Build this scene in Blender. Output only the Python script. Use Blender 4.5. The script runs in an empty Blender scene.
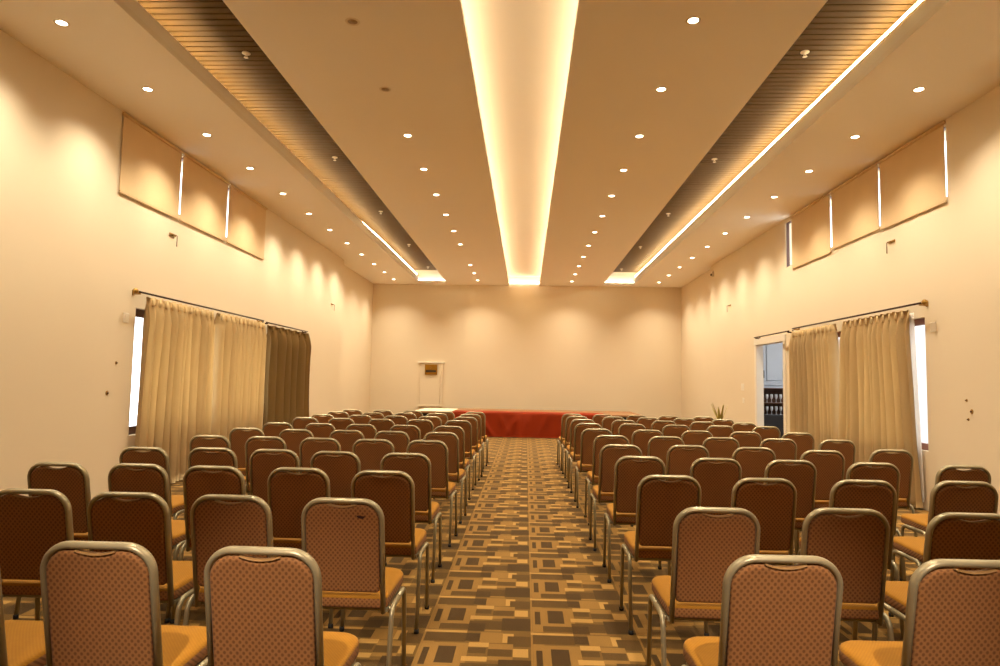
import bpy, bmesh, math, random
from mathutils import Vector, Matrix
random.seed(7)
C = bpy.context.scene.collection
SC = bpy.context.scene
PI = math.pi

# ------------------------------------------------------------------ camera
PITCH, YAW, ROLL = 0.0726413, 0.0401314, 0.0178643
CAM_H = 1.478
def cam_axes(p, y, r):
    cy, sy = math.cos(y), math.sin(y)
    f = Vector((-sy*math.cos(p), cy*math.cos(p), math.sin(p)))
    right = Vector((cy, sy, 0)); up = right.cross(f)
    return (math.cos(r)*right + math.sin(r)*up), (-math.sin(r)*right + math.cos(r)*up), f
R_, U_, F_ = cam_axes(PITCH, YAW, ROLL)
cd = bpy.data.cameras.new('camera'); cam = bpy.data.objects.new('camera', cd); C.objects.link(cam)
cd.sensor_width = 36; cd.lens = 667/1000*36; cd.clip_start = .05; cd.clip_end = 200
M = Matrix((R_, U_, -F_)).transposed().to_4x4(); M.translation = Vector((0, 0, CAM_H))
cam.matrix_world = M
SC.camera = cam

# ------------------------------------------------------------------ world, exposure
SC.view_settings.view_transform = 'Standard'; SC.view_settings.look = 'None'
SC.view_settings.gamma = 1; SC.view_settings.use_curve_mapping = False
SC.view_settings.exposure = 0.12
SC.cycles.use_denoising = True
SC.cycles.max_bounces = 12; SC.cycles.diffuse_bounces = 10
SC.cycles.sample_clamp_indirect = 6
SC.cycles.caustics_reflective = False; SC.cycles.caustics_refractive = False
w = bpy.data.worlds.new('world'); SC.world = w; w.use_nodes = True
w.node_tree.nodes['Background'].inputs[0].default_value = (.92, .96, 1, 1)
w.node_tree.nodes['Background'].inputs[1].default_value = 4.0
WARM = (1.0, .855, .63)
DOWN_W = 200.0        # watts of each downlight
LED_S = 15.0         # strip emission
LENS_S = 20.0

# ------------------------------------------------------------------ helpers: meshes
def lin(r, g, b):
    f = lambda c: (c/255/12.92) if c/255 <= .04045 else ((c/255+.055)/1.055)**2.4
    return (f(r), f(g), f(b), 1)
def tag(o, label=None, cat=None, group=None, kind=None):
    if label: o['label'] = label
    if cat: o['category'] = cat
    if group: o['group'] = group
    if kind: o['kind'] = kind
    return o
def thing(name, label, cat, loc=(0, 0, 0), rz=0, group=None, kind=None):
    o = bpy.data.objects.new(name, None); C.objects.link(o)
    o.empty_display_size = .1
    o.location = loc; o.rotation_euler = (0, 0, rz)
    return tag(o, label, cat, group, kind)
def obj(name, bm, mats, parent=None, smooth=False):
    bmesh.ops.recalc_face_normals(bm, faces=bm.faces)
    me = bpy.data.meshes.new(name); bm.to_mesh(me); bm.free()
    for m in (mats if isinstance(mats, (list, tuple)) else [mats]): me.materials.append(m)
    if smooth:
        for p in me.polygons: p.use_smooth = True
    o = bpy.data.objects.new(name, me); C.objects.link(o)
    if parent: o.parent = parent
    return o
def struct(name, bm, mats, label, cat, smooth=False):
    return tag(obj(name, bm, mats, None, smooth), label, cat, None, 'structure')
def BM(): return bmesh.new()
def box(bm, x0, x1, y0, y1, z0, z1, mi=0, bev=0):
    vs = [bm.verts.new((x, y, z)) for x in (x0, x1) for y in (y0, y1) for z in (z0, z1)]
    fs = []
    for q in ((0,1,3,2), (4,6,7,5), (0,4,5,1), (2,3,7,6), (0,2,6,4), (1,5,7,3)):
        f = bm.faces.new([vs[i] for i in q]); f.material_index = mi; fs.append(f)
    if bev:
        es = {e for f in fs for e in f.edges}
        bmesh.ops.bevel(bm, geom=list(es), offset=bev, segments=2, affect='EDGES', profile=.5)
    return bm
def fillet(pts, rads, n=7):
    out = [Vector(pts[0])]
    for i in range(1, len(pts)-1):
        p, a, b = Vector(pts[i]), Vector(pts[i-1]), Vector(pts[i+1]); r = rads[i-1]
        u = (a-p).normalized(); v = (b-p).normalized()
        ang = u.angle(v); d = r/math.tan(ang/2)
        c = p + (u+v).normalized()*(r/math.sin(ang/2))
        s, e = p+u*d-c, p+v*d-c
        tot = PI-ang
        ax = s.cross(e) if len(s) == 3 else None
        for k in range(n+1):
            t = k/n
            q = (s*math.sin((1-t)*tot) + e*math.sin(t*tot))/math.sin(tot)
            out.append(c+q)
    out.append(Vector(pts[-1])); return out
def sweep(bm, path, en, ra, rb, seg=12, cap=True, mi=0):
    """tube along a plane path; en = plane normal, ra = half width in the plane, rb = half width along en"""
    en = Vector(en).normalized(); path = [Vector(p) for p in path]; rings = []
    for i, p in enumerate(path):
        t = (path[min(i+1, len(path)-1)]-path[max(i-1, 0)]).normalized()
        s = en.cross(t).normalized()
        rings.append([bm.verts.new(p + s*ra*math.cos(2*PI*k/seg) + en*rb*math.sin(2*PI*k/seg)) for k in range(seg)])
    for a, b in zip(rings, rings[1:]):
        for k in range(seg):
            f = bm.faces.new((a[k], a[(k+1) % seg], b[(k+1) % seg], b[k])); f.smooth = True; f.material_index = mi
    if cap:
        for r in (rings[0], rings[-1]): bm.faces.new(r).material_index = mi
    return bm
def lathe(bm, prof, cx=0, cy=0, seg=20, mi=0, axis='Z', caps=True):
    rings = []
    for r, z in prof:
        ring = []
        for k in range(seg):
            a = 2*PI*k/seg
            if axis == 'Z': v = (cx+r*math.cos(a), cy+r*math.sin(a), z)
            elif axis == 'Y': v = (cx+r*math.cos(a), z, cy+r*math.sin(a))
            else: v = (z, cx+r*math.cos(a), cy+r*math.sin(a))
            ring.append(bm.verts.new(v))
        rings.append(ring)
    for a, b in zip(rings, rings[1:]):
        for k in range(seg):
            f = bm.faces.new((a[k], a[(k+1) % seg], b[(k+1) % seg], b[k])); f.material_index = mi; f.smooth = True
    if caps:
        bm.faces.new(rings[0]).material_index = mi; bm.faces.new(rings[-1]).material_index = mi
    return bm

# ------------------------------------------------------------------ helpers: materials
class NT:
    def __init__(s, name):
        s.m = bpy.data.materials.new(name); s.m.use_nodes = True; s.t = s.m.node_tree
        s.b = s.t.nodes['Principled BSDF']
    def n(s, typ, **kw):
        nd = s.t.nodes.new(typ)
        for k, v in kw.items(): setattr(nd, k, v)
        return nd
    def l(s, a, b): s.t.links.new(a, b)
    def math(s, op, a, b=None, c=None):
        nd = s.n('ShaderNodeMath', operation=op)
        for i, v in enumerate((a, b, c)):
            if v is None: continue
            if isinstance(v, (int, float)): nd.inputs[i].default_value = v
            else: s.l(v, nd.inputs[i])
        return nd.outputs[0]
    def mix(s, fac, a, b):
        nd = s.n('ShaderNodeMix', data_type='RGBA')
        for sock, v in ((nd.inputs[0], fac), (nd.inputs[6], a), (nd.inputs[7], b)):
            if isinstance(v, (int, float)): sock.default_value = v
            elif isinstance(v, tuple): sock.default_value = v
            else: s.l(v, sock)
        return nd.outputs[2]
    def noise(s, scale, detail=3, coord='Object', stretch=None):
        tc = s.n('ShaderNodeTexCoord'); nz = s.n('ShaderNodeTexNoise')
        nz.inputs['Scale'].default_value = scale; nz.inputs['Detail'].default_value = detail
        src = tc.outputs[coord]
        if stretch:
            mp = s.n('ShaderNodeMapping'); mp.inputs['Scale'].default_value = stretch
            s.l(src, mp.inputs[0]); src = mp.outputs[0]
        s.l(src, nz.inputs['Vector']); return nz.outputs[0]
    def bump(s, h, strength=.2, dist=.01):
        b = s.n('ShaderNodeBump'); b.inputs['Strength'].default_value = strength; b.inputs['Distance'].default_value = dist
        s.l(h, b.inputs['Height']); s.l(b.outputs[0], s.b.inputs['Normal'])
def mat(name, col, rough=.6, metal=0, var=.08, scale=6, bump=0, spec=None, stretch=None, coat=0):
    k = NT(name)
    nz = k.noise(scale, 4, stretch=stretch)
    dark = tuple(c*(1-var) for c in col[:3])+(1,); lite = tuple(min(1, c*(1+var)) for c in col[:3])+(1,)
    k.l(k.mix(nz, dark, lite), k.b.inputs['Base Color'])
    k.b.inputs['Roughness'].default_value = rough; k.b.inputs['Metallic'].default_value = metal
    if spec is not None: k.b.inputs['Specular IOR Level'].default_value = spec
    if coat: k.b.inputs['Coat Weight'].default_value = coat
    if bump: k.bump(k.noise(scale*12, 3, stretch=stretch), bump, .004)
    return k.m
def emis(name, col, s):
    k = NT(name); k.b.inputs['Base Color'].default_value = (.8, .8, .8, 1)
    k.b.inputs['Emission Color'].default_value = tuple(col)+(1,); k.b.inputs['Emission Strength'].default_value = s
    return k.m

M_wall = mat('wall_paint', lin(230, 217, 192), .75, var=.03, scale=.8, bump=.05, spec=.25)
M_ceil = mat('ceiling_paint', lin(251, 246, 236), .85, var=.015, scale=.6, spec=.1)
M_lip = mat('lip_paint', lin(254, 250, 242), .8, var=.01, scale=.6, spec=.1)
M_cove = mat('cove_paint', lin(240, 228, 206), .8, var=.015, scale=.6, spec=.1)
M_slat = mat('slat_wood', lin(88, 64, 32), .7, spec=.15, var=.25, scale=3, bump=.05, stretch=(1, 14, 1))
M_slatback = mat('slat_backing', lin(34, 22, 14), .8)
M_led = emis('led_strip', (1, .92, .76), LED_S*.92)
M_led2 = emis('led_strip_side', (1, .84, .52), LED_S*2.5)
M_lens = emis('downlight_lens', (1, .86, .62), LENS_S)
M_trimring = mat('downlight_trim', lin(235, 225, 205), .5)
M_tube = mat('chair_tube', lin(154, 143, 113), .36, metal=.4, var=.04, scale=20)
M_cap = mat('rubber_foot', lin(18, 16, 14), .7)
M_curtain = mat('curtain_cloth', lin(208, 183, 138), .85, var=.06, scale=30, bump=.08, spec=.15, stretch=(1, 1, .1))
M_curtain_shaded = mat('curtain_cloth_shaded', lin(150, 120, 72), .85, var=.06, scale=30, bump=.08, spec=.15, stretch=(1, 1, .1))  # curtain cloth painted darker where no light comes from behind
M_lining = mat('curtain_lining', lin(232, 228, 222), .85, var=.03, scale=20)
M_rod = mat('rod_metal', lin(62, 40, 26), .45, metal=.4)
M_finial = mat('finial_brass', lin(170, 130, 60), .4, metal=.6)
M_blind = mat('blind_fabric', lin(222, 197, 156), .85, var=.04, scale=4, bump=.05, spec=.15)
M_hem = mat('blind_hem', lin(212, 184, 140), .6)
M_wframe_flare = mat('window_frame_flare', lin(150, 104, 88), .45, var=.1, scale=6, stretch=(6, 6, 1))  # brown frame made paler, window flare put into its colour
M_wframe = mat('window_frame_wood', lin(84, 50, 34), .45, var=.2, scale=6, stretch=(6, 6, 1))
M_white = mat('white_gloss', lin(236, 230, 216), .45, var=.03)
M_red = mat('red_cloth', lin(184, 64, 22), .7, var=.14, scale=2.2, bump=.1, spec=.25)
M_stage = mat('stage_board', lin(140, 98, 58), .6, var=.15, scale=4)
M_navy = mat('stage_skirting', lin(34, 36, 46), .8)
M_gold = mat('sign_gold', lin(160, 116, 30), .35, metal=.5, var=.1)
M_dark = mat('dark_paint', lin(30, 24, 20), .5)
M_grey = mat('grey_door_paint', lin(196, 200, 206), .5, var=.03)
M_cabwood = mat('cabinet_wood', lin(96, 62, 40), .5, var=.2, scale=5, stretch=(8, 8, 1))
M_leaf = mat('leaf_pale', lin(190, 176, 96), .6, var=.25, scale=12)
M_pot = mat('pot_glaze', lin(214, 190, 150), .4)
M_hole = mat('wall_hole', lin(92, 62, 36), .8)
M_steel = mat('sprinkler_steel', lin(222, 205, 178), .35, metal=.3)

def glass_mat():
    k = NT('window_glass'); g = k.n('ShaderNodeBsdfGlossy'); g.inputs['Roughness'].default_value = .02
    t = k.n('ShaderNodeBsdfTransparent'); fr = k.n('ShaderNodeLayerWeight'); fr.inputs[0].default_value = .5
    mx = k.n('ShaderNodeMixShader'); k.l(k.math('MULTIPLY_ADD', k.math('POWER', fr.outputs[1], 5.0), .12, .03), mx.inputs[0]); k.l(t.outputs[0], mx.inputs[1]); k.l(g.outputs[0], mx.inputs[2])
    k.l(mx.outputs[0], k.t.nodes['Material Output'].inputs[0]); return k.m
M_glass = glass_mat()

def fabric(name, base, dot, pitch=.0175, rib=False):
    k = NT(name); tc = k.n('ShaderNodeTexCoord'); sp = k.n('ShaderNodeSeparateXYZ'); k.l(tc.outputs['Object'], sp.inputs[0])
    X, Y, Z = sp.outputs
    zz = k.math('ADD', Z, k.math('MULTIPLY', Y, .7))
    u = k.math('SUBTRACT', k.math('FRACT', k.math('DIVIDE', k.math('ADD', X, zz), pitch)), .5)
    v = k.math('SUBTRACT', k.math('FRACT', k.math('DIVIDE', k.math('SUBTRACT', X, zz), pitch)), .5)
    d = k.math('SQRT', k.math('ADD', k.math('MULTIPLY', u, u), k.math('MULTIPLY', v, v)))
    mr = k.n('ShaderNodeMapRange'); k.l(d, mr.inputs[0]); mr.inputs[1].default_value = .22; mr.inputs[2].default_value = .42
    mr.inputs[3].default_value = 1; mr.inputs[4].default_value = 0
    nz = k.noise(40, 3)
    b2 = k.mix(nz, tuple(c*.88 for c in base[:3])+(1,), tuple(c*1.1 for c in base[:3])+(1,))
    k.l(k.mix(mr.outputs[0], b2, dot), k.b.inputs['Base Color'])
    k.b.inputs['Roughness'].default_value = .75; k.b.inputs['Specular IOR Level'].default_value = .2
    k.b.inputs['Sheen Weight'].default_value = .04
    k.bump(d, .15, .002)
    return k.m
M_back = fabric('back_fabric', lin(143, 98, 57), lin(108, 70, 38), .0212)
M_grip = mat('hand_slot_edging', lin(150, 112, 64), .6)
M_seat = fabric('seat_fabric', lin(160, 110, 24), lin(148, 100, 20), .012)

def carpet():
    k = NT('carpet'); g = k.n('ShaderNodeNewGeometry'); sp = k.n('ShaderNodeSeparateXYZ'); k.l(g.outputs['Position'], sp.inputs[0])
    T = .625
    u = k.math('FRACT', k.math('DIVIDE', k.math('ADD', sp.outputs[0], 50*T-.05), T))
    v = k.math('FRACT', k.math('DIVIDE', k.math('SUBTRACT', 80*T+4.07, sp.outputs[1]), T))
    tone = {'k': lin(70, 48, 22), 'd': lin(90, 64, 29), 'm': lin(118, 87, 40), 't': lin(152, 113, 55), 'l': lin(192, 149, 80)}
    rects = [
        (0, .40, .06, .27, 'd'), (.40, .53, .06, .25, 'k'), (.53, .74, .03, .28, 't'), (.74, .84, .05, .11, 'l'), (.74, .785, .05, .27, 'l'),
        (.785, 1, .11, .35, 'd'), (.12, .44, .30, .82, 't'), (.175, .335, .38, .74, 'k'), (.44, .62, .28, .38, 'l'), (.44, .60, .40, .52, 'd'),
        (.62, .84, .30, .42, 't'), (.62, .83, .42, .57, 'd'), (.40, .62, .59, .69, 'l'), (.62, .84, .58, .66, 't'), (.84, .975, .40, .58, 'l'),
        (.40, .72, .73, .96, 'd'), (.72, 1, .64, .97, 'k'), (.0, .40, .82, .96, 'd'), (.40, .56, .80, 1, 'k'),
        (.02, .12, .28, .98, 't'), (.045, .10, .42, .78, 'k'), (0, .018, 0, 1, 't'), (0, .40, 0, .055, 'l'), (.56, .72, .96, 1, 't')]
    col = tone['m']
    for u0, u1, v0, v1, c in rects:
        a = k.math('COMPARE', u, (u0+u1)/2, (u1-u0)/2); b = k.math('COMPARE', v, (v0+v1)/2, (v1-v0)/2)
        col = k.mix(k.math('MULTIPLY', a, b), col, tone[c])
    nz = k.noise(160, 2, 'Object')
    mul = k.n('ShaderNodeMix', data_type='RGBA', blend_type='MULTIPLY'); mul.inputs[0].default_value = .5
    k.l(col, mul.inputs[6]); k.l(nz, mul.inputs[7])
    k.l(mul.outputs[2], k.b.inputs['Base Color'])
    k.b.inputs['Roughness'].default_value = .9; k.b.inputs['Specular IOR Level'].default_value = .1
    k.b.inputs['Sheen Weight'].default_value = .25; k.b.inputs['Sheen Roughness'].default_value = .45; k.b.inputs['Sheen Tint'].default_value = (1, .8, .45, 1)
    k.bump(nz, .3, .004)
    return k.m
M_carpet = carpet()

# ------------------------------------------------------------------ the room
H = 4.67; XL, XR = -4.94, 4.92; XLF, XRF = -5.16, 5.06; YB = -4.0; YF = 22.0; YSL, YSR = 17.6, 17.95
SLAT_Z = 5.10; TOP = 5.3
struct('floor', box(BM(), -5.6, 8.2, YB-.2, YF+.3, -.1, 0), M_carpet, 'patterned brown and gold carpet floor of the hall', 'floor')

def wall_long(name, x, xo, y0, y1, opens, label):
    """wall slab from x (room face) to xo (outer face) with rectangular openings (y0,y1,z0,z1), sorted, maybe stacked"""
    bm = BM(); ys = sorted({y0, y1, *[o[0] for o in opens], *[o[1] for o in opens]})
    a, b = min(x, xo), max(x, xo)
    for p, q in zip(ys, ys[1:]):
        hs = sorted([(o[2], o[3]) for o in opens if o[0] <= p and o[1] >= q]); z = 0
        for z0, z1 in hs:
            if z0 > z: box(bm, a, b, p, q, z, z0)
            z = z1
        box(bm, a, b, p, q, z, TOP)
    bmesh.ops.remove_doubles(bm, verts=bm.verts, dist=1e-5)
    return struct(name, bm, M_wall, label, 'wall')
WL = (8.2, 12.30, .72, 2.33); WR = (8.42, 12.5, .72, 2.37)
CL_ = (7.80, 12.02, 3.74, 4.60); CR_ = (7.90, 12.80, 3.74, 4.60)
DR = (12.95, 14.45, 0, 2.36)
def long_wall_both(name, x, s, ystep, xf, opens, label):
    bm_obj = wall_long(name, x, x+s*.26, YB, ystep, opens, label)
    bm = BM(); bm.from_mesh(bm_obj.data)
    box(bm, *sorted((xf, xf+s*.26)), ystep, YF+.2, 0, TOP)
    bm.to_mesh(bm_obj.data); bm.free()
long_wall_both('wall_left', XL, -1, YSL, XLF, [WL, CL_], 'cream painted left wall with curtained window and high blinds')
long_wall_both('wall_right', XR, .5, YSR, XRF, [WR, CR_, DR], 'cream painted right wall with curtained window and open doorway')
struct('wall_front', box(BM(), -5.5, 5.4, YF, YF+.2, 0, TOP), M_wall, 'plain cream end wall behind the red stage', 'wall')
struct('wall_back', box(BM(), -5.5, 5.4, YB-.2, YB, 0, TOP), M_wall, 'cream wall behind the camera', 'wall')

# dropped ceiling with a centre cove and two slatted side coves
LC = (-3.573, -2.628); RC = (2.446, 3.435); CC = (-.60, .395); SE = 21.55
bm = BM()
def cpanel(x0, x1, y0=YB-.1, y1=YF+.1, z1=H+.06): box(bm, x0, x1, y0, y1, H, z1)
cpanel(-5.45, LC[0]); cpanel(LC[1], CC[0]); cpanel(CC[1], RC[0]); cpanel(RC[1], 5.35)
cpanel(LC[0], LC[1], SE, YF+.1); cpanel(RC[0], RC[1], SE, YF+.1)
# inner sides of the slatted coves, back walls of the hidden ledges, top slab
box(bm, LC[1], LC[1]+.05, YB-.1, SE, H+.06, TOP); box(bm, RC[0]-.05, RC[0], YB-.1, SE, H+.06, TOP)
struct('ceiling', bm, M_ceil, 'dropped cream ceiling with three long light coves', 'ceiling')
bm = BM()
box(bm, -5.45, 5.35, YB-.2, YF+.2, TOP, TOP+.1)
box(bm, LC[0]-.42, LC[0]-.36, YB-.1, YF, H+.06, TOP); box(bm, RC[1]+.36, RC[1]+.42, YB-.1, YF, H+.06, TOP)
box(bm, CC[0]-.40, CC[0]-.34, YB-.1, YF, H+.06, TOP); box(bm, CC[1]+.34, CC[1]+.40, YB-.1, YF, H+.06, TOP)
box(bm, CC[0]-.36, CC[1]+.36, YB-.1, YF, 4.98, 5.02)
box(bm, LC[0]-.4, LC[1], SE+.16, SE+.2, H+.06, TOP); box(bm, RC[0], RC[1]+.4, SE+.16, SE+.2, H+.06, TOP)
struct('ceiling_cove', bm, M_cove, 'white painted insides of the ceiling light coves', 'ceiling')
def lip(name, x0, x1, label):
    struct(name, box(BM(), x0, x1, YB, SE, H+.06, 4.855), M_lip, label, 'trim')
lip('trim_1', LC[0]-.03, LC[0], 'upright cream lip along the left slatted light cove')
lip('trim_2', RC[1], RC[1]+.03, 'upright cream lip along the right slatted light cove')
def slats(name, x0, x1, label):
    bm = BM(); p = .1083; n = int((SE+.1-YB)/p)
    for i in range(n):
        y = YB+i*p
        box(bm, x0, x1, y, y+p-.022, SLAT_Z-.02, SLAT_Z, 0)
    box(bm, x0, x1, YB, SE+.16, SLAT_Z+.012, SLAT_Z+.03, 1)
    struct(name, bm, [M_slat, M_slatback], label, 'ceiling')
slats('ceiling_slat_panel', LC[0]-.36, LC[1], 'dark wooden slats inside the left ceiling cove')
slats('ceiling_slat_panel', RC[0], RC[1]+.36, 'dark wooden slats inside the right ceiling cove')

# led strips : channel + diode band
def strip(name, pts, label, half=.022, m=None):
    t = thing('led_strip', label, 'light strip', (0, 0, 0), 0, 'light strips hidden in the ceiling coves')
    b1 = BM(); sweep(b1, pts, (0, 0, 1), half, half*.7, 8); obj('diode_band', b1, m or M_led, t)
    b2 = BM(); sweep(b2, [Vector(p)-Vector((0, 0, half*.9)) for p in pts], (0, 0, 1), half*1.1, half*.3, 8); obj('channel', b2, M_trimring, t)
    return t
strip('l', [(LC[0]-.13, YB+.2, H+.09), (LC[0]-.13, 7, H+.11), (LC[0]-.10, 10, H+.17), (LC[0]-.06, 16, H+.255), (LC[0]-.06, SE-.05, H+.262)], 'warm strip light lying behind the lip of the left slatted cove', m=M_led2)
strip('r', [(RC[1]+.055, YB+.2, H+.265), (RC[1]+.055, SE-.05, H+.265)], 'warm strip light glowing white above the lip of the right slatted cove', .032, M_led2)
strip('cl', [(CC[0]-.20, YB+.2, H+.10), (CC[0]-.20, YF-.15, H+.10)], 'warm strip light along the left edge of the centre cove')
strip('cr', [(CC[1]+.20, YB+.2, H+.10), (CC[1]+.20, YF-.15, H+.10)], 'warm strip light along the right edge of the centre cove')
strip('ce', [(CC[0]-.05, YF-.06, H+.09), (CC[1]+.05, YF-.06, H+.09)], 'short warm strip light at the far end of the centre cove')
strip('le', [(LC[0]-.05, SE+.06, H+.10), (LC[1]-.02, SE+.06, H+.10)], 'short warm strip light closing the far end of the left slatted cove')
strip('re', [(RC[0]+.02, SE+.06, H+.10), (RC[1]+.05, SE+.06, H+.10)], 'short warm strip light closing the far end of the right slatted cove')

# ------------------------------------------------------------------ downlights
ORD = ['nearest', 'second', 'third', 'fourth', 'fifth', 'sixth', 'seventh', 'eighth', 'ninth', 'tenth', 'eleventh', 'twelfth', 'thirteenth']
_lensmesh = {}
def spot_data():
    l = bpy.data.lights.new('downlight_beam', 'SPOT'); l.energy = DOWN_W; l.color = WARM
    l.spot_size = math.radians(124); l.spot_blend = 1.0; l.shadow_soft_size = .045
    return l
SPOT = spot_data()
def downlight(x, y, label, on=True, group='recessed downlights in the ceiling'):
    t = thing('recessed_downlight', label, 'downlight', (x, y, H), 0, group)
    if 'trim' not in _lensmesh:
        b = BM(); lathe(b, [(.044, .012), (.044, -.003), (.052, -.006), (.064, -.004), (.066, 0)], seg=24, caps=False)
        o = obj('trim_ring', b, M_trimring, t); _lensmesh['trim'] = o.data
        b = BM(); lathe(b, [(.044, -.002), (.030, -.005), (.004, -.006)], seg=20)
        o = obj('lens', b, M_lens, t, True); _lensmesh['lens'] = o.data
        b = BM(); lathe(b, [(.044, -.002), (.030, .0), (.004, .0)], seg=20)
        o2 = obj('lens', b, mat('unlit_lens', lin(190, 160, 125), .4), t, True); _lensmesh['off'] = o2.data
        bpy.data.objects.remove(o2 if on else o)
    else:
        for nm, k in (('trim_ring', 'trim'), ('lens', 'lens' if on else 'off')):
            o = bpy.data.objects.new(nm, _lensmesh[k]); C.objects.link(o); o.parent = t
    if on:
        l = bpy.data.objects.new('beam', SPOT); C.objects.link(l); l.parent = t; l.location = (0, 0, -.02)
    return t
Y0 = 5.70; DY = 1.385
for xr_, nm, first in ((-4.28, 'outer left', 0), (-1.60, 'inner left', 0), (1.42, 'inner right', 0), (4.15, 'outer right', 1)):
    for k in range(-2 if nm[:5] == 'inner' else -1, 12):
        if nm == 'inner left' and k == 8: continue
        off = nm == 'inner left' and k in (0, 1)
        y = Y0+DY*k
        if k < first and nm[:5] == 'outer': lab = 'round ceiling downlight over the %s side aisle, %s the camera' % (nm[6:], 'just ahead of' if k == 0 else 'closest to')
        elif k < first: lab = 'round ceiling downlight of the %s row, %s' % (nm, 'almost overhead of the second chair row' if k == -2 else 'overhead of the third chair row')
        elif off:
            lab = 'unlit round downlight, %s of the two dark ones near the centre cove' % ('nearer' if k == 0 else 'farther')
        else:
            i = k-first
            if nm == 'inner left': i = k-2 if k < 8 else k-3
            lab = 'lit round ceiling downlight, %s from the camera in the %s row' % (ORD[i], nm)
        downlight(xr_ + (.02 if nm[6:] == 'left' else -.02)*(k/11), y, lab, not off)

AIM = bpy.data.lights.new('chair_fill_beam', 'SPOT'); AIM.energy = 1350; AIM.color = (1, .82, .66)
AIM.spot_size = math.radians(21); AIM.spot_blend = 1.0; AIM.shadow_soft_size = .05
for x, tx, side in ((-.75, -.86, 'left'), (.75, .92, 'right')):  # invented fixtures out of view, added to brighten the nearest chair backs
    t = thing('chair_fill_spot', 'added fill spotlight above the camera, on the %s, brightening the nearest chair backs' % side, 'spotlight', (x, -1.2, H))
    d = Vector((tx-x, 2.15+1.2, .75-(H-.16)))
    b = BM(); lathe(b, [(.05, 0), (.05, -.02), (.012, -.025), (.012, -.10)], seg=16); obj('mount', b, M_trimring, t, True)
    b = BM(); lathe(b, [(.02, .06), (.045, .05), (.05, -.08), (.044, -.08), (.040, -.04)], seg=18); h_ = obj('lamp_head', b, M_trimring, t, True)
    h_.location = (0, 0, -.15); h_.rotation_mode = 'QUATERNION'; h_.rotation_quaternion = d.to_track_quat('-Z', 'Y')
    l = bpy.data.objects.new('beam', AIM); C.objects.link(l); l.parent = h_; l.location = (0, 0, -.085)

# ------------------------------------------------------------------ sprinklers
spm = {}
def sprinkler(x, y, label):
    t = thing('fire_sprinkler', label, 'sprinkler', (x, y, SLAT_Z-.02), 0, 'fire sprinklers under the slats'); t.scale = (.78,)*3
    if not spm:
        b = BM(); lathe(b, [(.058, 0), (.060, -.010), (.03, -.018), (.012, -.02), (.012, -.038)], seg=16); spm['plate'] = obj('cover_plate', b, M_steel, t, True).data
        b = BM()
        sweep(b, fillet([(-.010, 0, -.036), (-.018, 0, -.050), (-.004, 0, -.066)], [.006], 4), (0, 1, 0), .004, .004, 8)
        sweep(b, fillet([(.010, 0, -.036), (.018, 0, -.050), (.004, 0, -.066)], [.006], 4), (0, 1, 0), .004, .004, 8)
        lathe(b, [(.006, -.064), (.030, -.067), (.032, -.070), (.006, -.072)], seg=16); spm['deflector'] = obj('deflector', b, M_steel, t).data
    else:
        for nm, k in (('cover_plate', 'plate'), ('deflector', 'deflector')):
            o = bpy.data.objects.new(nm, spm[k]); C.objects.link(o); o.parent = t
for s, X in (('left', -3.17), ('right', 2.95)):
    for i in range(5):
        sprinkler(X, 7.07+3.46*i, 'small pale fire sprinkler under the %s slats, %s from camera' % (s, ORD[i]))

# ------------------------------------------------------------------ windows, blinds, curtains
def window(name, s, x, W, mull, label, dp=.10, f=.06):
    """s = outward direction of the wall, x = room face"""
    y0, y1, z0, z1 = W
    t = thing(name, label, 'window', (x, y0, z0), 0, None, 'structure')
    xa, xb = sorted((x+s*dp, x+s*(dp+.05))); b = BM()
    def bx(a0, a1, c0, c1): box(b, xa-x, xb-x, a0-y0, a1-y0, c0-z0, c1-z0)
    bx(y0, y1, z0, z0+f); bx(y0, y1, z1-f, z1); bx(y0, y0+f, z0+f, z1-f); bx(y1-f, y1, z0+f, z1-f)
    for m in mull: bx(m-.04, m+.04, z0+f, z1-f)
    obj('window_frame', b, M_wframe_flare if name == 'window_2' else M_wframe, t)
    b = BM(); box(b, *sorted((s*(dp+.02), s*(dp+.028))), f, y1-y0-f, f, z1-z0-f); obj('glass_pane', b, M_glass, t)
    return t
window('window_1', -1, XL, WL, [8.80, 9.6, 10.5, 11.4], 'brown framed left window behind the closed curtains', .10, .10)
window('window_2', 1, XR, WR, [10.0, 11.3], 'brown framed right window behind the closed curtains', .08, .08)
window('window_3', -1, XL, CL_, [8.4, 9.9, 11.3], 'high left window strip behind the roller blinds', .03, .03)
window('window_4', 1, XR, CR_, [8.7, 10.1, 11.6], 'high right window strip behind the roller blinds', .02, .015)

def blind(s, x, y0, y1, zb, label):
    t = thing('roller_blind', label, 'blind', (x, (y0+y1)/2, H-.03), 0, 'roller blinds on the high windows')
    L = (y1-y0)/2; xo = -s*.020
    b = BM(); lathe(b, [(.022, -L), (.022, L)], cx=-s*.026, cy=-.01, seg=14, axis='Y'); obj('roller_tube', b, M_blind, t, True)
    b = BM(); box(b, xo-.0015, xo+.0015, -L+.012, L-.012, -.01-(H-.04-zb), -.01)
    obj('blind_fabric', b, M_blind, t)
    b = BM(); z = -.01-(H-.04-zb); box(b, xo-.007, xo+.007, -L+.012, L-.012, z-.008, z+.022, 0, .003); obj('hem_bar', b, M_hem, t)
NEAR3 = ['nearest', 'middle', 'farthest']
for i, (a, b_) in enumerate(((7.68, 9.07), (9.085, 10.545), (10.57, 12.14))):
    blind(-1, XL, a, b_, 3.675, '%s of the three beige roller blinds high on the left wall' % NEAR3[i])
for i, (a, b_, z) in enumerate(((7.885, 9.355, 3.68), (9.37, 10.83, 3.70), (10.86, 12.46, 3.66))):
    blind(1, XR, a, b_, z, '%s of the three beige roller blinds high on the right wall' % NEAR3[i])

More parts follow.
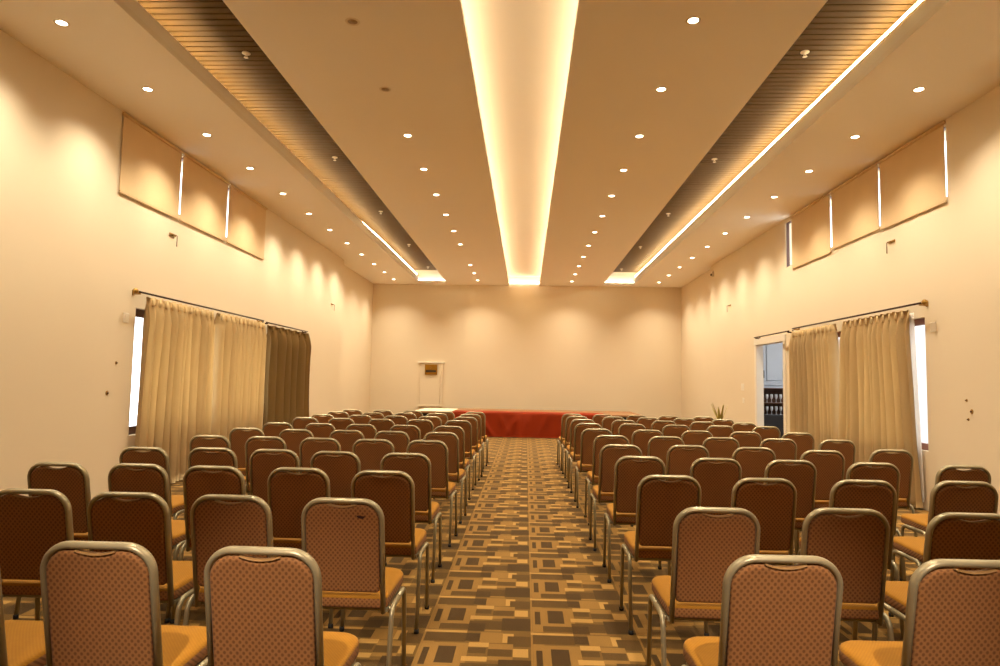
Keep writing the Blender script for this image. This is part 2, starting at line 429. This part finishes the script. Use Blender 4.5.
def rod(s, x, y0, y1, z, fin, label):
    t = thing('curtain_rod', label, 'curtain rod', (x-s*.10, y0, z), 0, 'curtain rods')
    b = BM(); lathe(b, [(.013, 0), (.013, y1-y0)], seg=12, axis='Y'); obj('rod', b, M_rod, t, True)
    if fin:
        b = BM(); lathe(b, [(.004, -.095), (.026, -.08), (.036, -.055), (.028, -.028), (.012, -.015), (.014, 0)], seg=16, axis='Y'); obj('finial', b, M_finial, t, True)
    for yy in (.06, y1-y0-.06):
        b = BM(); box(b, min(0, s*.10), max(0, s*.10), yy-.012, yy+.012, -.03, -.008); box(b, *sorted((s*.088, s*.10)), yy-.018, yy+.018, -.04, .025); obj('bracket', b, M_finial if fin else M_rod, t)
    return t
def curtain(s, x, y0, y1, z0, z1, n, m, label, spread=(0, 0), amp=.098, lean=0, seed=0, lining=None, tie=None):
    """pleated curtain hanging from y0 to y1 at the top; spread moves its two lower edges"""
    rnd = random.Random(seed)
    t = thing('curtain', label, 'curtain', (x-s*.10, (y0+y1)/2, z0), 0, 'beige pleated curtains')
    ph = [rnd.uniform(-.6, .6) for _ in range(n+2)]; am = [rnd.uniform(.65, 1.25) for _ in range(n+2)]
    cols, rows = n*10, 26; b = BM(); vv = []
    for j in range(rows+1):
        tz = j/rows; z = z1-(z1-z0)*tz; ring = []
        for i in range(cols+1):
            u = i/cols; k = u*n; c = int(min(k, n-1)); fr = k-c
            a = am[c]*(1-fr)+am[c+1]*fr; p = ph[c]*(1-fr)+ph[c+1]*fr
            fall = min(1, tz/.10)
            wv = math.sin(2*PI*(k+p*.45*fall)); wave = math.copysign(abs(wv)**.7, wv)
            fine = math.sin(2*PI*k*2.5+1.3)*.010*(1-min(1, tz/.14))
            off = amp*a*wave*(.38+.62*fall)*(1-.25*math.sin(PI*tz))+fine
            off += .012*math.sin(3.1*k+4*tz)*fall
            if tz < .07: off += .012*math.sin(2*PI*k*3)
            ya = y0+spread[0]*tz**1.3; yb = y1+spread[1]*tz**1.3
            if tie: ya += tie[0]*math.sin(PI*min(1, tz*1.5))**2; yb += tie[1]*math.sin(PI*min(1, tz*1.5))**2
            y = ya+(yb-ya)*u+(.32 if n > 7 else .5)*amp*math.cos(2*PI*(k+p*.45))*fall
            zz = z+(.012*abs(math.sin(PI*k*2)) if j == 0 else 0)
            ring.append(b.verts.new((-s*(.0)+s*off*.9, y-(y0+y1)/2, zz-z0)))
        vv.append(ring)
    for p, q in zip(vv, vv[1:]):
        for i in range(cols): b.faces.new((p[i], p[i+1], q[i+1], q[i])).smooth = True
    bmesh.ops.solidify(b, geom=list(b.faces), thickness=.004)
    obj('pleated_cloth', b, m, t, True)
    hh = .09
    for i in range(n):
        yy = (y0+(y1-y0)*(i+.5)/n)-(y0+y1)/2; b = BM()
        lathe(b, [(.008, z1-z0-.005), (.015, z1-z0-.04), (.019, z1-z0-hh), (.010, z1-z0-hh-.02)], cx=-s*.030, cy=yy, seg=8)
        obj('pinch_pleat', b, m, t, True)
    if lining:
        b = BM(); vv = []
        for j in range(13):
            tz = j/12; z = z1-.03-(z1-z0-.1)*tz; ring = []
            for i in range(9):
                u = i/8; y = lining[0]+(lining[1]-lining[0])*u+(spread[0]*tz*.5)*(1-u)
                ring.append(b.verts.new((s*(.055+.012*math.sin(u*9+tz)), y-(y0+y1)/2, z-z0)))
            vv.append(ring)
        for p, q in zip(vv, vv[1:]):
            for i in range(8): b.faces.new((p[i], p[i+1], q[i+1], q[i])).smooth = True
        bmesh.ops.solidify(b, geom=list(b.faces), thickness=.002)
        tag(obj('lining', b, M_lining, t, True), 'white lining at the window edge')
    return t
k_ = .978
rod(-1, XL, 8.24*k_, 12.32*k_, 2.515, True, 'dark rod with brass end above the left window')
rod(-1, XL, 12.46*k_, 14.85*k_, 2.50, False, 'plain dark rod over the darker left curtain')
rod(1, XR, 8.48*k_, 12.55*k_, 2.53, True, 'dark rod with brass end above the right window')
rod(1, XR, 12.72*k_, 14.62*k_, 2.50, False, 'bare rod above the open doorway with no curtain')
curtain(-1, XL, 8.46*k_, 10.27*k_, .03, 2.47, 11, M_curtain, 'beige pleated curtain nearest the camera on the left wall', (-.12, .04), seed=1)
curtain(-1, XL, 10.47*k_, 12.32*k_, .03, 2.47, 11, M_curtain, 'beige pleated curtain between its twin and the darker curtain', (-.04, -.03), seed=2)
curtain(-1, XL, 12.54*k_, 14.85*k_, .03, 2.45, 6, M_curtain_shaded, 'curtain with shade in its darker colour, farthest along the left wall', (-.03, .1), seed=3, amp=.12)
curtain(1, XR, 8.80*k_, 10.50*k_, .03, 2.47, 11, M_curtain, 'beige curtain beside the bright window edge on the right wall', (-.2, .16), seed=4, lining=(8.76*k_, 8.98*k_))
curtain(1, XR, 10.86*k_, 12.52*k_, .03, 2.47, 11, M_curtain, 'beige curtain beside the open doorway on the right wall', (-.15, 0), seed=5)

# ------------------------------------------------------------------ doorway and the pantry behind it
t = thing('door_1', 'white framed open doorway in the right wall', 'doorway', (XR, DR[0], 0), 0, None, 'structure')
b = BM(); y0, y1, z1 = DR[0]-DR[0], DR[1]-DR[0], DR[3]
for (a, c, d, e) in ((-.10, .012, 0, z1+.10), (y1-.012, y1+.10, 0, z1+.10)): box(b, -.02, .0, a, c, d, e)
box(b, -.025, .0, -.12, y1+.12, z1-.012, z1+.12); box(b, 0, .13, -.0, .014, 0, z1); box(b, 0, .13, y1-.014, y1, 0, z1); box(b, 0, .13, 0, y1, z1-.014, z1)
obj('door_frame', b, M_white, t)
b = BM(); box(b, 5.05, 8.0, 11.5, 11.6, 0, 3.0); box(b, 5.05, 8.0, 17.0, 17.1, 0, 3.0); box(b, 8.0, 8.1, 11.5, 17.1, 0, 3.0)
struct('wall_pantry', b, M_grey, 'pale grey walls of the pantry beyond the doorway', 'wall')
struct('ceiling_pantry', box(BM(), 5.05, 8.1, 11.5, 17.1, 3.0, 3.1), M_white, 'ceiling of the pantry beyond the doorway', 'ceiling')
t = thing('wardrobe', 'pale grey panelled cupboard standing in the room beyond the doorway', 'cupboard', (6.25, 16.6, 0))
b = BM(); box(b, -.95, .95, -.24, .38, 0, 2.75, 0, .008); obj('body', b, M_grey, t)
for x0, x1 in ((-.93, -.485), (-.455, -.02), (.01, .465), (.49, .93)):
    b = BM(); box(b, x0, x1, -.27, -.242, 1.62, 2.7, 0, .006); d = obj('door', b, M_grey, t)
    b = BM(); box(b, x1-.06, x1-.04, -.30, -.27, 1.68, 1.86, 0, .004); obj('handle', b, M_dark, d)
b = BM(); box(b, -.95, .95, -.27, -.242, 1.50, 1.60, 0, .006); obj('rail', b, M_grey, t)
t = thing('glass_rack', 'dark wooden rack of glassware seen through the doorway', 'shelf unit', (6.15, 15.9, 0))
b = BM(); box(b, -.75, .75, .30, .34, .82, 1.44); box(b, -.75, -.71, -.1, .34, .82, 1.44); box(b, .71, .75, -.1, .34, .82, 1.44); obj('cabinet_back', b, M_cabwood, t)
b = BM(); box(b, -.78, .78, -.12, .36, 0, .82, 0, .01); obj('base', b, M_dark, t)
for z in (1.08, 1.42):
    b = BM(); box(b, -.71, .71, -.08, .30, z, z+.02); obj('shelf', b, M_cabwood, t)
M_gls = mat('drinking_glass', lin(206, 200, 196), .12, var=.05, spec=.8)
gm = None
n = 0
for z in (.825, 1.105):
    for i in range(12):
        x = -.60+i*.105
        if gm is None:
            b = BM(); lathe(b, [(.022, 0), (.024, .004), (.006, .012), (.005, .07), (.026, .10), (.034, .14), (.030, .19), (.028, .19), (.031, .14), (.020, .104)], seg=12)
            o = obj('wine_glass', b, M_gls, None, True); gm = o.data
        else:
            o = bpy.data.objects.new('wine_glass', gm); C.objects.link(o)
        o.location = (6.15+x, 15.95, z)
        tag(o, 'clear stemmed glass on the %s shelf of the rack beyond the doorway' % ('lower' if z < 1 else 'upper'), 'glass', 'glasses %s shelf of the rack' % ('on the lower' if z < 1 else 'on the upper'))
pl = bpy.data.lights.new('pantry_daylight', 'AREA'); pl.energy = 105; pl.color = (.9, .95, 1); pl.shape = 'RECTANGLE'; pl.size = 1.6; pl.size_y = 1.0
po = bpy.data.objects.new('pantry_daylight', pl); C.objects.link(po); po.location = (7.2, 13.6, 2.9); po.rotation_euler = (math.radians(20), 0, 0)

# ------------------------------------------------------------------ stage
SY0, SY1, SZ = 17.88, 20.4, .645
t = thing('stage_platform', 'low brown topped stage platform with dark skirting in front of the end wall', 'stage', (0, SY0, 0))
b = BM(); box(b, -3.0, 3.1, .06, SY1-SY0, .0, SZ-.05); obj('skirting', b, M_navy, t)
b = BM(); box(b, -3.05, 3.15, .02, SY1-SY0, SZ-.05, SZ, 0, .008); obj('stage_top', b, M_stage, t)
def drape(name, x0, x1, yback, zdrop, m, label, cat, seed, creases):
    rnd = random.Random(seed); b = BM(); nx = 110
    cr = [(rnd.uniform(x0, x1), rnd.uniform(-.8, .8), rnd.uniform(.03, .08), rnd.uniform(.05, .13)) for _ in range(creases)]
    prof = [(yback, SZ+.005)] + [(yback*(1-i/5)+.0*i/5, SZ+.006) for i in range(1, 5)] + [(.005, SZ+.007), (-.006, SZ-.004)]
    nf = 16
    prof += [(-.012, SZ-.01-(SZ-.01-zdrop)*i/nf) for i in range(1, nf+1)]
    vv = []
    for j, (y, z) in enumerate(prof):
        ring = []
        for i in range(nx+1):
            x = x0+(x1-x0)*i/nx; off = 0
            if j > 6:
                d = (j-6)/nf
                for cx, sl, a, wd in cr:
                    q = (x-(cx+sl*(z-SZ)))/wd; off += a*math.exp(-q*q)*min(1, d*3)
                off = off*.8+.006*math.sin(x*9+2*z)*d
            zz = z+(.004*math.sin(x*5+y*7) if j < 5 else 0)+.003
            ring.append(b.verts.new((x, y-off, max(zz, .006))))
        vv.append(ring)
    for p, q in zip(vv, vv[1:]):
        for i in range(nx): b.faces.new((p[i], p[i+1], q[i+1], q[i])).smooth = True
    bmesh.ops.solidify(b, geom=list(b.faces), thickness=.003)
    o = obj(name, b, m, None, True); o.location = (0, SY0, 0)
    return tag(o, label, cat)
drape('stage_cloth', -1.95, 2.10, .9, .012, M_red, 'creased red cloth draped over the front of the stage', 'cloth', 11, 13)
b = BM(); box(b, -2.98, -1.99, SY0+.10, SY0+1.9, SZ+.001, SZ+.012, 0, .004)
tag(obj('table_runner', b, M_wall), 'cream cloth lying flat on the left end of the stage top', 'cloth')

# ------------------------------------------------------------------ end wall fittings
t = thing('wall_cupboard', 'shallow cream cupboard front set on the end wall under a ledge', 'cupboard', (-3.14, YF, .62))
b = BM(); box(b, -.36, .30, -.045, 0, .05, 1.42, 0, .01); obj('panel', b, M_wall, t)
b = BM(); box(b, -.44, .44, -.08, 0, 1.42, 1.47, 0, .008); obj('ledge', b, M_white, t)
b = BM(); box(b, .31, .39, -.055, 0, .05, 1.42, 0, .008); obj('stile', b, M_wall, t)
b = BM(); box(b, -.40, .42, -.07, 0, 0, .05, 0, .008); obj('sill', b, M_wall, t)
t = thing('wall_plaque', 'small gold plaque with a dark band on the end wall', 'plaque', (-3.14, YF-.05, 1.66))
b = BM(); box(b, -.20, .21, -.035, 0, 0, .34, 0, .008); obj('plate', b, M_gold, t)
b = BM(); box(b, -.16, .17, -.042, -.033, .09, .15); obj('band', b, M_dark, t)
b = BM(); lathe(b, [(.03, -.052), (.035, -.034)], cx=-.02, cy=.24, seg=14, axis='Y'); obj('boss', b, M_gold, t)

# small wall fittings
def hook(s, x, y, z, label):
    t = thing('wall_hook', label, 'hook', (x, y, z), 0, 'small wire hooks left on the side walls')
    b = BM(); box(b, *sorted((0, -s*.018)), -.075, .075, -.015, .015, 0, .004); obj('plate', b, M_finial, t)
    b = BM(); sweep(b, fillet([(-s*.015, 0, 0), (-s*.07, .01, -.01), (-s*.06, .03, -.16)], [.02], 4), (0, 1, 0), .006, .006, 8); obj('wire', b, M_hole, t)
hook(-1, XL, 8.95, 3.43, 'small wire hook below the left roller blinds')
hook(-1, XL, 16.6, 3.35, 'small wire hook on the far left wall past the darker curtain')
hook(1, XR, 9.10, 3.46, 'small wire hook below the right roller blinds')
hook(1, XR, 16.3, 3.42, 'small wire hook on the far right wall above the doorway')
def plate(s, x, y, z, h, wd, label):
    t = thing('light_switch', label, 'switch', (x, y, z), 0, 'switch plates on the side walls')
    b = BM(); box(b, *sorted((0, -s*.007)), -wd/2, wd/2, -h/2, h/2, 0, .004); obj('switch_plate', b, M_white, t)
    b = BM(); box(b, *sorted((-s*.006, -s*.010)), -wd*.25, wd*.25, -h*.25, h*.25, 0, .002); obj('rocker', b, M_white, t)
plate(-1, XL, 8.0, 2.18, .12, .12, 'pale switch plate beside the left window')
plate(1, XR, 8.25, 2.23, .12, .12, 'pale switch plate beside the right window edge')
plate(1, XR, 15.4, 1.45, .16, .20, 'pale switch plate on the wall before the doorway')
plate(1, XR, 15.35, 1.15, .12, .12, 'small pale socket plate under the switch by the doorway')
def anchor(s, x, y, z, label, r=.02):
    r *= .7
    t = thing('wall_anchor', label, 'wall plug', (x, y, z), 0, 'old plugs left in the side walls')
    b = BM(); lathe(b, [(r*1.6, 0), (r*1.4, -s*.004), (r, -s*.006), (r*.6, -s*.004)], seg=10, axis='X'); obj('chipped_ring', b, M_finial, t)
    b = BM(); lathe(b, [(r*.6, -s*.003), (r*.5, -s*.016), (r*.2, -s*.02)], seg=8, axis='X'); obj('plug', b, M_hole, t)
anchor(-1, XL, 7.86, 1.62, 'upper chipped plug hole in the wall left of the left window')
anchor(-1, XL, 7.72, 1.26, 'lower dark plug hole in the wall left of the left window', .026)
anchor(1, XR, 7.68, 1.36, 'topmost of three plug holes right of the right window', .016)
anchor(1, XR, 7.60, 1.24, 'middle and darkest of three plug holes right of the right window', .026)
anchor(1, XR, 7.66, 1.15, 'lowest of three plug holes right of the right window', .016)
t = thing('wall_speaker', 'small pale sensor box with dark lens high on the right wall where it steps', 'sensor', (XR, 17.7, 4.42))
b = BM(); box(b, -.05, 0, -.04, .04, -.07, .07, 0, .012); obj('case', b, M_white, t)
b = BM(); box(b, -.08, -.05, -.025, .025, -.05, .0, 0, .008); obj('lens_hood', b, M_cap, t)

# potted plant by the right wall
px, py = 4.35, 15.2
t = thing('potted_plant', 'tall pot of pale pointed leaves against the right wall', 'plant', (px, py, 0))
b = BM(); lathe(b, [(.13, 0), (.15, .02), (.17, .35), (.19, .62), (.20, .66), (.18, .66), (.165, .6)], seg=20); obj('pot', b, M_pot, t, True)
rnd = random.Random(5)
b = BM(); lathe(b, [(.01, .585), (.16, .60), (.165, .61), (.01, .615)], seg=18); obj('soil', b, M_hole, t)
for i in range(11):
    a = i*2.4; L = rnd.uniform(.30, .50); tilt = rnd.uniform(.1, .42); b = BM(); L0 = []
    for k in range(8):
        q = k/7; wd = .030*math.sin(PI*min(1, q*.9+.1))*(1-q*.35)+.002
        r = tilt*L*q**1.4+.03; z = .60+L*q
        c = Vector((r*math.cos(a), r*math.sin(a), z)); sd = Vector((-math.sin(a), math.cos(a), 0))
        L0.append((b.verts.new(c-sd*wd), b.verts.new(c+Vector((math.cos(a), math.sin(a), 0))*-.008), b.verts.new(c+sd*wd)))
    for p, q in zip(L0, L0[1:]):
        b.faces.new((p[0], p[1], q[1], q[0])); b.faces.new((p[1], p[2], q[2], q[1]))
    bmesh.ops.solidify(b, geom=list(b.faces), thickness=.002)
    obj('leaf', b, M_leaf, t, True)

# ------------------------------------------------------------------ chairs
REC = math.radians(11.0)
es = Vector((0, -math.sin(REC), math.cos(REC))); ex = Vector((1, 0, 0)); en = ex.cross(es)   # en points to -y... back of the chair
TOPC = Vector((0, 0, .929))
def bp(x, z, o=0.0):
    """point on the reclined back plane at height z; o = offset towards the rear"""
    s = (z-TOPC.z)/math.cos(REC); return TOPC+ex*x+es*s+en*o
HW = .179
def build_chair():
    t = thing('banquet_chair', 'x', 'chair')
    # seat
    b = BM(); rings = []
    def outline(ins, z):
        P = [(-.198, .083), (.198, .083), (.211, .515), (-.211, .515)]; R = [.035, .035, .085, .085]; out = []
        for i in range(4):
            p = Vector(P[i]); a = Vector(P[i-1]); c = Vector(P[(i+1) % 4]); u = (a-p).normalized(); v = (c-p).normalized()
            ang = u.angle(v); d = R[i]/math.tan(ang/2); cc = p+(u+v).normalized()*(R[i]/math.sin(ang/2)); s, e = p+u*d-cc, p+v*d-cc
            tot = PI-ang
            for k in range(7):
                q = k/6; out.append(cc+(s*math.sin((1-q)*tot)+e*math.sin(q*tot))/math.sin(tot))
        c0 = Vector((0, .30)); res = []
        for p in out:
            d = p-c0; L = d.length; p2 = c0+d*((L-ins)/L); res.append((p2.x, p2.y, z+.012*(p2.y-.07)/.43))
        return res
    for ins, z in ((.02, .428), (.004, .432), (0, .440), (0, .474), (.004, .483), (.012, .489), (.035, .494), (.09, .498), (.16, .501)):
        rings.append([b.verts.new(p) for p in outline(ins, z)])
    for ri, (p, q) in enumerate(zip(rings, rings[1:])):
        for i in range(len(p)):
            f = b.faces.new((p[i], p[(i+1) % len(p)], q[(i+1) % len(p)], q[i])); f.smooth = True; f.material_index = 1 if ri < 3 else 0
    f = b.faces.new(rings[0]); f.material_index = 1
    b.faces.new(rings[-1])
    obj('seat', b, [M_seat, M_back], t)
    # back panel with a hand-hold notch at the top
    zt, zb, hw = .915, .508, .168
    pts = []
    def arc(cx, cz, r, a0, a1, n=8):
        for k in range(n+1):
            a = a0+(a1-a0)*k/n; pts.append((cx+r*math.cos(a), cz+r*math.sin(a)))
    arc(hw-.075, zt-.075, .075, 0, PI/2)
    for k in range(13):
        q = k/12; x = .066-.132*q; pts.append((x, zt-.013*math.sin(PI*q)**.8))
    arc(-hw+.075, zt-.075, .075, PI/2, PI); arc(-hw+.02, zb+.02, .02, PI, 1.5*PI, 4); arc(hw-.02, zb+.02, .02, 1.5*PI, 2*PI, 4)
    b = BM(); rings = []
    cz = (zt+zb)/2
    for ins, o in ((.014, .0185), (.004, .0165), (0, .010), (0, -.009), (.006, -.017), (.022, -.021)):
        rr = []
        for x, z in pts:
            dx = min(1, abs(x)/hw); k = (hw-ins)/hw; kz = ((zt-zb)/2-ins)/((zt-zb)/2)
            rr.append(b.verts.new(bp(x*k, cz+(z-cz)*kz, o)))
        rings.append(rr)
    for p, q in zip(rings, rings[1:]):
        for i in range(len(p)):
            b.faces.new((p[i], p[(i+1) % len(p)], q[(i+1) % len(p)], q[i])).smooth = True
    b.faces.new(rings[0]); b.faces.new(rings[-1])
    bpn = obj('back_panel', b, M_back, t)
    b = BM(); path = []
    for k in range(13):
        q = k/12; path.append(bp(.066-.132*q, zt+.002-.013*math.sin(PI*q)**.8, .010))
    sweep(b, path, en, .0025, .012, 8)
    obj('hand_grip', b, M_grip, bpn)
    # back frame : oval tube
    pth = fillet([(-HW, .410), (-HW, .929), (HW, .929), (HW, .410)], [.088, .088], 9)
    b = BM(); sweep(b, [bp(p[0], p[1]) for p in pth], en, .0115, .018, 14); obj('back_frame', b, M_tube, t)
    # legs
    X = .2205
    for s in (-1, 1):
        for path in ([(.450, 0), (.405, .428), (.25, .428)], [(.030, 0), (.095, .428), (.25, .428)]):
            f = fillet(path, [.055], 7)
            b = BM(); sweep(b, [(s*X, p[0], p[1]+.006) for p in f], (1, 0, 0), .0135, .0115, 12)
            lg = obj('leg', b, M_tube, t)
            b = BM(); y = path[0][0]; lathe(b, [(.014, 0), (.0155, .004), (.0145, .024)], cx=s*X, cy=y+.001, seg=12); tag(obj('foot_cap', b, M_cap, lg), 'black rubber foot cap')
    b = BM()
    for y, z in ((.14, .412), (.36, .412)):
        sweep(b, [(-X, y, .428), (-X+.03, y, z), (X-.03, y, z), (X, y, .428)], (0, 1, 0), .009, .009, 8)
    for sx in (-.19, .19): box(b, sx-.008, sx+.008, .10, .44, .410, .428)
    obj('stretcher', b, M_tube, t)
    return t
def dup(root, loc, rz):
    r = root.copy(); C.objects.link(r); r.location = loc; r.rotation_euler = (0, 0, rz)
    for ch in root.children:
        c = ch.copy(); C.objects.link(c); c.parent = r
        for g in ch.children:
            d = g.copy(); C.objects.link(d); d.parent = c
    return r
CH = {'left': [
 [(-.83, 2.13), (-1.37, 2.14), (-1.90, 2.14)],
 [(-.82, 3.03), (-1.34, 3.04), (-1.82, 3.04), (-2.30, 3.06)],
 [(-.84, 3.97), (-1.36, 4.01), (-1.875, 4.0), (-2.355, 4.02), (-2.835, 3.99)],
 [(-.88, 4.95), (-1.41, 4.96), (-1.885, 5.0), (-2.37, 5.02), (-2.86, 4.95)],
 [(-.88, 6.03), (-1.37, 6.03), (-1.86, 6.04), (-2.37, 6.06), (-2.89, 6.06)],
 [(-.88, 7.01), (-1.40, 7.01), (-1.88, 7.02), (-2.41, 6.99), (-2.96, 7.04)],
 [(-.91, 7.99), (-1.44, 7.99), (-1.97, 7.99), (-2.47, 8.0), (-2.98, 7.98)],
 [(-.92, 9.16), (-1.45, 9.17), (-1.97, 9.11), (-2.53, 9.14), (-3.03, 9.14)],
 [(-.90, 10.04), (-1.44, 10.02), (-1.95, 10.02), (-2.49, 10.03), (-3.05, 9.99)],
 [(-.91, 10.99), (-1.46, 10.99), (-1.97, 10.95), (-2.48, 10.84), (-3.08, 10.92)],
 [(-.89, 11.77), (-1.43, 11.75), (-1.99, 11.74), (-2.52, 11.74), (-3.06, 11.72)]],
 'right': [
 [(.82, 2.21), (1.41, 2.22)],
 [(.84, 3.03), (1.43, 3.09), (1.95, 3.05)],
 [(.85, 4.06), (1.40, 4.03), (1.98, 4.05), (2.59, 4.10)],
 [(.85, 5.08), (1.41, 5.07), (1.95, 5.05), (2.52, 5.0), (3.12, 4.94)],
 [(.84, 6.02), (1.45, 6.10), (2.01, 6.03), (2.54, 5.88), (3.23, 6.09)],
 [(.89, 7.08), (1.46, 7.08), (2.03, 7.10), (2.62, 7.10), (3.22, 7.10)],
 [(.84, 8.04), (1.44, 8.03), (2.03, 8.07), (2.59, 8.06), (3.21, 8.08)],
 [(.84, 9.12), (1.44, 9.19), (2.02, 9.14), (2.62, 9.19), (3.23, 9.18)],
 [(.85, 10.09), (1.46, 10.09), (2.06, 10.13), (2.62, 10.09), (3.20, 10.0)],
 [(.83, 10.98), (1.43, 11.05), (1.98, 10.98), (2.56, 11.0), (3.15, 10.9)],
 [(.81, 11.80), (1.34, 11.75), (1.92, 11.70), (2.46, 11.70), (3.05, 11.70)]]}
ROWN = ['first', 'second', 'third', 'fourth', 'fifth', 'sixth', 'seventh', 'eighth', 'ninth', 'tenth', 'eleventh']
SEATN = ['aisle chair', 'second chair from aisle', 'third chair from aisle', 'fourth chair from aisle', 'fifth chair from aisle']
proto = build_chair(); used = False
rnd = random.Random(21)
stained = None
for side in ('left', 'right'):
    for i, row in enumerate(CH[side]):
        for j, (x, y) in enumerate(row):
            rz = math.radians(rnd.uniform(-1.8, 1.8))
            if side == 'right': x += .013
            if used: t = dup(proto, (x, y, 0), rz)
            else:
                t = proto; used = True; t.location = (x, y, 0); t.rotation_euler = (0, 0, rz)
            t['label'] = 'brown-backed gold-seated chair, %s block, %s row from camera, %s' % (side, ROWN[i], SEATN[j])
            t['group'] = 'banquet chairs in rows facing the stage'
            if side == 'left' and (i, j) == (1, 0): stained = t
stained['label'] = 'brown-backed aisle chair with a dark mark near the top of its back'
pan = [c for c in stained.children if c.name.startswith('back_panel')][0]
b = BM()
P = [bp(.088+.017*math.cos(a)*(1+.3*math.sin(3*a)), .862+.009*math.sin(a)*(1+.35*math.cos(2*a+.6)), .0192) for a in [2*PI*k/18 for k in range(18)]]
vs = [b.verts.new(p) for p in P]; b.faces.new(vs); bmesh.ops.solidify(b, geom=list(b.faces), thickness=.0006)
tag(obj('stain', b, mat('stain_dark', lin(52, 20, 14), .7), pan), 'dark smudge on the fabric')
